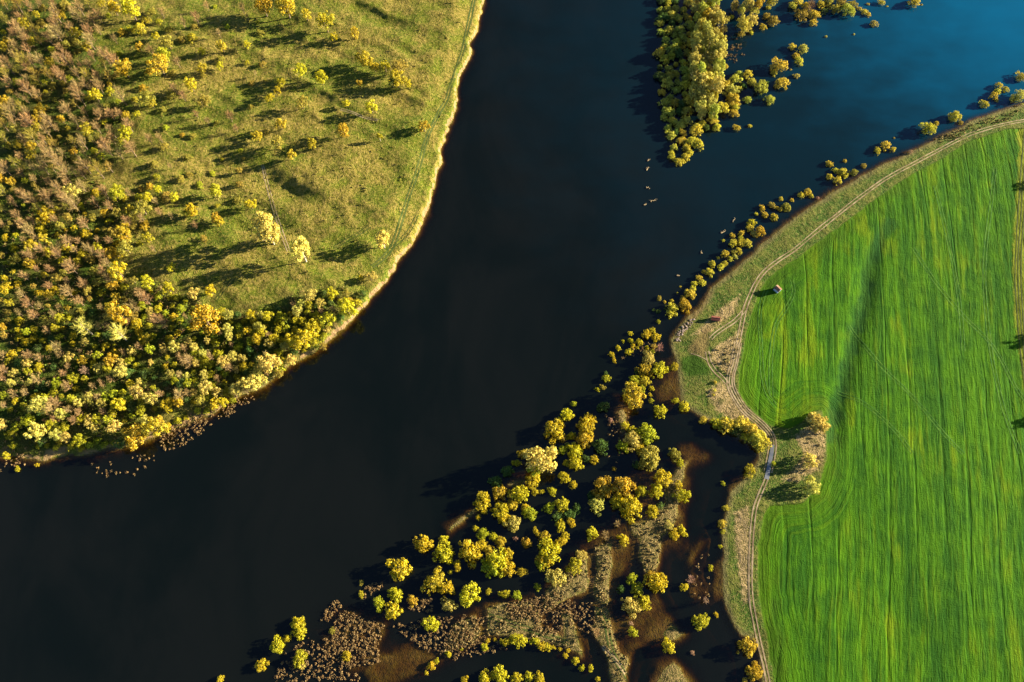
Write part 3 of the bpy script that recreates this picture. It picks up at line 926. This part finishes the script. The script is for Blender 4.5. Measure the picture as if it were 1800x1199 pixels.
def fill(pg, gap, count, mixv, place, near=.75):
    us, vs = [p[0] for p in pg], [p[1] for p in pg]
    placed, tries = [], 0
    others = [(t['u'], t['v'], t['d']) for t in TREES if min(us) - 40 < t['u'] < max(us) + 40 and min(vs) - 40 < t['v'] < max(vs) + 40]
    while len(placed) < count and tries < 20000:
        tries += 1
        u, v = random.uniform(min(us), max(us)), random.uniform(min(vs), max(vs))
        if not inside(u, v, pg):
            continue
        if any((u - a) ** 2 + (v - b) ** 2 < gap * gap for a, b in placed) or any((u - a) ** 2 + (v - b) ** 2 < (gap * .3 + d * .42) ** 2 for a, b, d in others):
            continue
        r, acc = random.random(), 0
        for pr, h, kd, d0, d1 in mixv:
            acc += pr
            if r <= acc:
                break
        plant(u, v, random.uniform(d0, d1) * random.uniform(.72, 1.28), h, kd, place, True)
        placed.append((u, v))


fill(P2('1160 0 1212 0 1212 90 1210 200 1205 240 1190 236 1170 232 1164 190 1158 110'), 12.5, 62, [(.35, 'Y', 'bush', 13, 18), (.45, 'L', 'bush', 13, 19), (.20, 'G', 'bush', 13, 18)], 'in the shaded outer row of the flooded spit')
fill(P2('1224 0 1262 0 1270 60 1266 110 1262 150 1256 200 1238 205 1222 196 1218 150 1218 60'), 12, 56, [(.5, 'P', 'tall', 17, 22), (.28, 'L', 'tall', 16, 21), (.12, 'O', 'tall', 14, 18), (.10, 'P', 'tree', 20, 26)], 'in the tall inner row of the flooded spit')
fill(P2('0 0 182 0 168 60 205 110 222 190 240 250 150 330 100 380 0 400'), 13, 205, [(.50, 'N', 'bare', 15, 26), (.18, 'B', 'bare', 14, 24), (.14, 'O', 'tree', 11, 18), (.10, 'L', 'tree', 9, 15), (.12, 'B', 'bush', 10, 17)], 'in the leafless upper wood')
fill(P2('0 400 100 380 160 335 250 345 215 470 270 500 240 560 180 545 80 560 0 600'), 14, 125, [(.38, 'N', 'bare', 14, 24), (.15, 'O', 'tree', 12, 20), (.25, 'Y', 'bush', 9, 16), (.22, 'B', 'tree', 11, 18)], 'in the mixed middle wood')
fill(P2('0 600 80 560 180 545 240 560 330 590 330 700 260 745 0 740'), 13.5, 150, [(.30, 'N', 'bare', 13, 22), (.24, 'L', 'tree', 11, 18), (.24, 'Y', 'bush', 9, 15), (.12, 'P', 'tree', 12, 18), (.10, 'G', 'bush', 11, 17)], 'in the brushy lower wood')
fill(P2('250 500 330 530 440 560 560 515 640 515 622 545 570 592 490 648 430 688 330 710 330 590 250 560'), 13, 120, [(.40, 'L', 'bush', 11, 18), (.26, 'Y', 'bush', 10, 16), (.16, 'P', 'tree', 12, 17), (.10, 'N', 'bare', 12, 18), (.08, 'G', 'bush', 11, 16)], 'in the green riverside wood')
fill(P2('180 0 330 0 400 100 340 250 300 420 210 470 215 350 250 290 225 190 205 110 168 60'), 16, 50, [(.40, 'N', 'bare', 12, 20), (.18, 'O', 'bush', 9, 17), (.22, 'L', 'bush', 8, 16), (.20, 'B', 'bush', 9, 17)], 'scattered over the upper meadow edge')
fill(P2('330 0 460 20 480 300 440 420 330 440 300 420 340 250 400 100'), 15, 30, [(.4, 'B', 'bush', 8, 15), (.3, 'N', 'bare', 10, 15), (.3, 'L', 'bush', 7, 13)], 'scattered over the open far meadow')
fill(P2('60 785 120 770 240 770 330 725 420 695 400 708 320 745 240 778 150 792'), 14, 24, [(.6, 'L', 'bush', 9, 14), (.4, 'Y', 'bush', 8, 13)], 'along the water edge of the lower wood')
# trees past the field's right side, whose shade lies on the crop
for q in ((1890, 300, 26), (1915, 568, 30), (1930, 600, 28), (1893, 720, 24), (1900, 395, 14)):
    plant(q[0], q[1], q[2], 'Y', 'tree', 'beyond the field edge track')


# ------------------------------------------------------------------ low growth nobody could count
def clumps(name, spots, mat, per, size, rad, hue, flat=.7):
    """SPOTS: (x, y, z). Low leafy or sedgy domes, one object of kind stuff."""
    rng = np.random.default_rng(77)
    vs = []
    for x, y, z in spots:
        r = rad * (.55 + .9 * rng.random())
        lob = [(x, y, z + r * .35, r, r * flat)]
        v, f = leaf_quads(rng, lob, per / max(.1, (r * .5 + r * flat * .5) ** 2), size, .6)
        vs.append(v)
    v = np.concatenate(vs)
    o = link(name, mesh(name, v, np.arange(len(v)).reshape(-1, 4), mat))
    o.color = (*hue, 1)
    return kind(o, 'stuff')


def scatter(pg, n, gap=0.0):
    us, vs = [p[0] for p in pg], [p[1] for p in pg]
    out, t = [], 0
    while len(out) < n and t < n * 60:
        t += 1
        u, v = random.uniform(min(us), max(us)), random.uniform(min(vs), max(vs))
        if inside(u, v, pg):
            x, y = ground(u, v)
            out.append((x, y, max(hz(x, y), -.30)))
    return out


und = []
for pg, n in ((WOOD[0], 360), (WOOD[1], 1500)):
    und += [s for s in scatter(pg, n) if s[2] > .2]
clumps('undergrowth', und[::2], M['leaf'], 22, .30, 1.4, (.085, .105, .014))
clumps('brushwood', und[1::2], M['twig'], 22, .24, 1.3, (.17, .115, .040))
mg = [s for s in scatter(P2('330 60 820 10 790 190 700 410 560 500 330 500 230 420'), 420) if s[2] > .3]
clumps('meadow_tussocks', mg, M['leaf'], 9, .26, .7, (.16, .14, .03))

sed = []
for pg, n in (('585 1084 609 1074 637 1086 676 1098 666 1141 668 1165 609 1174 592 1160 566 1146 568 1124 590 1115', 330), ('563 1090 575 1068 600 1052 606 1058 590 1078 568 1100', 36),
              ('500 1150 540 1120 600 1160 640 1199 480 1199', 150), ('690 1100 790 1080 850 1085 845 1130 780 1155 740 1140', 210), ('940 1050 975 1040 1010 1060 980 1120 940 1110', 120),
              ('716 1060 760 1050 760 1075 716 1075', 50), ('1000 1060 1040 1060 1050 1120 1000 1100', 60), ('1120 600 1165 605 1160 622 1090 632', 30), ('890 1062 950 1050 950 1085 900 1090', 110),
              ('280 765 330 728 400 705 450 695 445 705 380 745 330 778 300 795 280 790', 150), ('150 812 290 795 270 835 170 840', 22), ('0 810 40 795 45 818 0 830', 16),
              ('640 1030 680 1022 660 1050 640 1052', 22), ('1060 730 1105 720 1105 800 1070 830', 36), ('1225 985 1250 960 1250 1060 1215 1050', 14), ('1262 690 1278 670 1330 640 1330 690', 0), ('760 1140 830 1110 900 1140 800 1160', 60),
              ('1270 105 1300 60 1310 95 1290 112', 40)):
    sed += [s for s in scatter(P2(pg), int(n * 1.35)) if s[2] < 1.2]
clumps('sedge_tussocks', sed, M['twig'], 24, .17, .60, (.165, .105, .042), .95)
reed = []
for p, n in ((ISLETS[8], 90), (ISLETS[5], 70), (ISLETS[1], 130), (ISLETS[3], 80), (ISLETS[4], 60), (ISLETS[7], 110), (DRY[1], 26), (DRY[0], 30), ('1640 245 1760 200 1790 195 1785 208 1740 220 1660 255', 80)):
    reed += scatter(P2(p) if isinstance(p, str) else p, n)
clumps('dry_reeds', reed, M['twig'], 9, .26, .6, (.150, .108, .040), 1.0)

# pale stones along the point
rng = np.random.default_rng(5)
V, F = [], []
for u, v, z in [(p[0], p[1], p[2]) for p in scatter(P2('1186 598 1190 586 1200 572 1211 563 1222 560 1219 568 1208 580 1199 590 1194 604'), 60)]:
    r = .25 + .5 * rng.random()
    b = len(V)
    ring = [(math.cos(a) * r * (.7 + .5 * rng.random()), math.sin(a) * r * (.7 + .5 * rng.random())) for a in np.linspace(0, 5.24, 6)]
    V += [(u + x, v + y, z - .1) for x, y in ring] + [(u + x * .62, v + y * .62, z + r * (.5 + .3 * rng.random())) for x, y in ring]
    F += [(b + i, b + (i + 1) % 6, b + 6 + (i + 1) % 6, b + 6 + i) for i in range(6)] + [(b + 6, b + 7, b + 8, b + 9), (b + 6, b + 9, b + 10, b + 11)]
kind(link('shore_stones', mesh('shore_stones', V, F, M['stone'])), 'stuff')


# ------------------------------------------------------------------ driftwood
def driftwood(u, v, length, ang, label, seed):
    rng = np.random.default_rng(seed)
    length *= .6
    x, y = ground(u, v)
    V, F = [], []
    d = np.array((math.cos(ang), math.sin(ang), 0))
    s = np.array((-d[1], d[0], 0))
    pts = [d * length * (t - .5) + s * length * .08 * rng.normal() + np.array((0, 0, .12)) for t in (0, .3, .65, 1)]
    tube(V, F, pts, .30, .15, 6)
    t = link('driftwood', None, None, (x, y, 0.05))
    link('log', mesh('log', V, F, M['wood_grey'], True), t)
    V, F = [], []
    for k in range(4):
        p = pts[1 + k % 3]
        q = p + s * length * rng.choice((-1, 1)) * (.22 + .2 * rng.random()) + d * length * .15 * rng.normal() + np.array((0, 0, .25))
        tube(V, F, [p, (p + q) / 2 + np.array((0, 0, .1)), q], .2, .07, 4)
    link('branch', mesh('branch', V, F, M['wood_grey'], True), t)
    tag(t, label, 'driftwood', 'driftwood floating in the river')


for i, a in enumerate(((1140, 282, 3.4, .5, 'short pale driftwood nearest the tip of the wooded spit'), (1138, 297, 4.6, .9, 'forked driftwood with a thick head below the tip of the spit'),
                       (1139, 330, 3.8, -.5, 'short driftwood log alone in mid river below the spit'), (1148, 353, 6.0, .7, 'longest slanting driftwood branch in mid river below the spit'),
                       (1134, 360, 3.0, .4, 'small driftwood scrap beside the longest slanting branch'), (1289, 388, 4.2, .9, 'thin grey driftwood off the flooded tree row, farther along'),
                       (1271, 408, 5.4, .6, 'pale driftwood close beside the flooded row of golden trees'), (1233, 444, 3.2, 1.9, 'little upright driftwood piece out from the flooded tree row'),
                       (1192, 485, 2.8, .2, 'faint driftwood scrap in open water near the flooded row'))):
    driftwood(*a, 60 + i)


# ------------------------------------------------------------------ two small sheds
def panel_mesh(name, pts, th, mat):
    """A slab: quad PTS (counter-clockwise seen from outside) thickened inwards."""
    p = [Vector(q) for q in pts]
    nn = (p[1] - p[0]).cross(p[3] - p[0]).normalized() * th
    V = [tuple(q) for q in p] + [tuple(q - nn) for q in p]
    return mesh(name, V, [(0, 1, 2, 3), (7, 6, 5, 4), (0, 4, 5, 1), (1, 5, 6, 2), (2, 6, 7, 3), (3, 7, 4, 0)], mat)


def shed(name, u, v, w, l, h, rise, rz, wall_m, gable_m, roof_m, door_m, label, cat):
    x, y, z = at(u, v, h * .7)
    t = link(name, None, None, (x, y, z), rz)
    a, b = w / 2, l / 2
    z0 = -.35
    for s in (-1, 1):
        link('side_wall', panel_mesh('side_wall', [(s * a, -s * b, z0), (s * a, s * b, z0), (s * a, s * b, h), (s * a, -s * b, h)], .10, wall_m), t)
        i = a - .102
        g = link('gable_wall', panel_mesh('gable_wall', [(s * i, s * b, z0), (-s * i, s * b, z0), (-s * i, s * b, h), (s * i, s * b, h)], .10, gable_m), t)
        link('gable', mesh('gable', [(-i, s * b, h), (i, s * b, h), (0, s * b, h + rise * i / a), (-i, s * (b - .1), h), (i, s * (b - .1), h), (0, s * (b - .1), h + rise * i / a)], [(0, 1, 2), (3, 5, 4)], gable_m), g)
        e, ov = a + .28, b + .3
        zz = h - .28 * rise / a + .05
        pts = [(s * e, -s * ov, zz), (s * e, s * ov, zz), (0.004 * s, s * ov, h + rise + .05), (0.004 * s, -s * ov, h + rise + .05)]
        link('roof_slope', panel_mesh('roof_slope', pts, .07, roof_m), t)
    link('ridge_cap', panel_mesh('ridge_cap', [(-.12, -b - .3, h + rise + .09), (.12, -b - .3, h + rise + .09), (.12, b + .3, h + rise + .09), (-.12, b + .3, h + rise + .09)], .05, roof_m), t)
    d = link('door', panel_mesh('door', [(-.45, -b - .045, 0), (.45, -b - .045, 0), (.45, -b - .045, 1.85), (-.45, -b - .045, 1.85)], .04, door_m), t)
    link('handle', panel_mesh('handle', [(.28, -b - .09, .95), (.36, -b - .09, .95), (.36, -b - .09, 1.1), (.28, -b - .09, 1.1)], .04, M['stone']), d)
    wf = link('window', panel_mesh('window', [(a + .03, -.4, 1.1), (a + .03, .4, 1.1), (a + .03, .4, 1.7), (a + .03, -.4, 1.7)], .028, M['stone']), t)
    link('pane', panel_mesh('pane', [(a + .036, -.32, 1.17), (a + .036, .32, 1.17), (a + .036, .32, 1.63), (a + .036, -.32, 1.63)], .005, M['glass']), wf)
    tag(t, label, cat)


g_ = NT('window_glass')
M['glass'] = g_.surf(g_.pbr((.03, .04, .05), .08, .5))
M['limewash'] = plain('limewashed_boards', (.17, .24, .29), (.24, .31, .36), 1.5)
M['roof_rust'] = plain('faded_tin_roof', (.13, .062, .034), (.21, .12, .080), .9)
M['red_board'] = plain('red_brown_boards', (.16, .050, .030), (.24, .085, .055), 1.5)
M['red_roof'] = plain('red_brown_roof', (.085, .026, .017), (.14, .050, .036), 1.0)
shed('field_hut', 1367, 508, 2.6, 3.0, 2.3, .8, math.radians(38), M['limewash'], M['limewash'], M['roof_rust'], M['wood_grey'], 'small pale blue field hut with faded rusty roof standing in the green crop', 'hut')
shed('bank_shed', 1258, 560, 2.0, 4.3, 1.6, .6, math.radians(82), M['red_board'], M['red_board'], M['red_roof'], M['red_board'], 'low red-brown shed on the grassy bank beside the forking track', 'shed')

# ------------------------------------------------------------------ labels: each tree told apart
MARKS = [('field hut', 1367, 508), ('red-brown shed', 1257, 560), ('stony point', 1195, 582), ('puddle on the track', 1350, 820), ('tip of the wooded spit', 1192, 296), ('sandy beach', 90, 805),
         ('huge pale tree in the thicket', 950, 808), ('slim tall tree by the river', 672, 421), ('round amber tree in the wood', 362, 563), ('two silvery bare trees', 176, 578),
         ('great amber tree at the water edge', 271, 752), ('lone round tree in the river', 703, 1000), ('sedge bed', 620, 1125), ('marsh track', 1068, 1120), ('oxbow pool', 910, 1160),
         ('islet of tan reeds', 1095, 745), ('grassy causeway', 1160, 940), ('dry hollow in the field', 1420, 790), ('lake at the far corner', 1640, 100), ('bend of the field track', 1300, 700),
         ('meadow path', 490, 390), ('lake grove', 1440, 20), ('largest round tree of the flooded row', 1630, 229), ('fork tree', 667, 240), ('river bank bend', 560, 612)]
SPECIAL = {(950, 810): 'huge pale yellow tree towering over the flooded thicket beside the river', (672, 421): 'slim tall pale tree standing alone at the top of the far river bank', (362, 563): 'big round amber tree standing out in the far bank wood',
           (146, 573): 'silvery bare spreading tree in the wood, farther from the river of the silvery two', (208, 584): 'silvery bare spreading tree in the wood, nearer the round amber tree', (271, 752): 'great bright amber tree overhanging the water of the far bank',
           (703, 1000): 'large round golden tree alone in the river off the marsh', (1630, 229): 'largest round golden tree of the thin row in the lake', (667, 240): 'slender forked lime tree casting a long shadow near the bank track',
           (468, 401): 'broad tall pale yellow tree beside the meadow path', (530, 441): 'tall pale yellow tree between the meadow path and the slim bank tree', (1140, 805): 'huge olive brown round tree among the flooded thicket',
           (1427, 853): 'big pale tree at the lower corner of the dry hollow in the field', (1423, 810): 'pale round tree in the middle of the dry hollow in the field', (1438, 744): 'pale ragged tree at the upper corner of the dry hollow in the field',
           (1313, 1137): 'huge amber round tree between the marsh and the field track'}
ORD = ['nearest', 'second nearest', 'third nearest', 'fourth nearest', 'fifth nearest', 'sixth nearest', 'seventh nearest', 'eighth nearest', 'ninth nearest', 'tenth nearest', 'eleventh nearest', 'twelfth nearest', 'thirteenth nearest', 'fourteenth nearest']
NOUN = {'bush': 'round tree', 'tree': 'leafy tree', 'tall': 'tall tree', 'bare': 'leafless tree', 'pale': 'leafless tree', 'shrub': 'shrub'}
FILL_ADJ = {'W': 'pale straw', 'N': 'slender brown', 'B': 'olive brown', 'O': 'amber', 'Y': 'golden', 'L': 'lime green', 'P': 'pale yellow', 'G': 'dark green', 'K': 'pinkish brown'}
MARKS += [('big grey bare tree', 67, 103), ('amber bush among bare trees', 70, 193), ('broad tan bare clump', 98, 285), ('pale tree under the tan clump', 125, 334), ('tan fan-shaped bare tree', 180, 90),
          ('golden bush at the top edge', 230, 18), ('broad golden pair by the meadow', 206, 475), ('amber spreading tree', 210, 550), ('pinkish white tree', 150, 652), ('biggest pale low-wood tree', 68, 714),
          ('pale tree in the low wood', 240, 689), ('pale tree leaning over the river', 443, 672), ('broad golden waterside tree', 533, 596), ('pale pair at the meadow corner', 545, 519), ('small pale tree below the meadow', 340, 516),
          ('amber spreading bush', 280, 115), ('dark bush with a stump', 359, 177), ('amber trees at the top edge', 485, 10), ('round amber bush by the bank track', 745, 222), ('clump on the upper meadow', 698, 138),
          ('tall pale trees of the spit', 1243, 60), ('shaded trees of the spit', 1180, 90), ('lone bright trees by the beach', 40, 800)]
ORD = ['first', 'second', 'third', 'fourth', 'fifth', 'sixth', 'seventh', 'eighth', 'ninth', 'tenth', 'eleventh', 'twelfth', 'thirteenth', 'fourteenth', 'fifteenth', 'sixteenth', 'seventeenth', 'eighteenth', 'nineteenth', 'twentieth',
       'twenty-first', 'twenty-second', 'twenty-third', 'twenty-fourth', 'farthest']
cells = {}
for t in TREES:
    o = t['o']
    o['category'] = 'shrub' if t['kd'] == 'shrub' else 'tree'
    o['group'] = ('woodland trees ' if t['fill'] else 'trees ') + t['place']
    sp = SPECIAL.get((t['u'], t['v']))
    if sp:
        o['label'] = sp
        continue
    hw = FILL_ADJ[t['hue']]
    mk = min(MARKS, key=lambda m: (m[1] - t['u']) ** 2 + (m[2] - t['v']) ** 2)
    du, dv = t['u'] - mk[1], t['v'] - mk[2]
    side = ('left of' if du < 0 else 'right of') if abs(du) > abs(dv) else ('above' if dv < 0 else 'below')
    t['dist'] = math.hypot(du, dv)
    cells.setdefault((hw, NOUN[t['kd']], mk[0], side), []).append(t)
for (hw, nn, mk, side), ts in cells.items():
    ts.sort(key=lambda t: t['dist'])
    for i, t in enumerate(ts):
        first = 'only' if len(ts) == 1 else ORD[min(i, len(ORD) - 1)]
        t['o']['label'] = f"{first} {hw} {nn} {side} the {mk}, {size_word(t['d'])}"
print('TREES', len(TREES), max(len(v) for v in cells.values()))
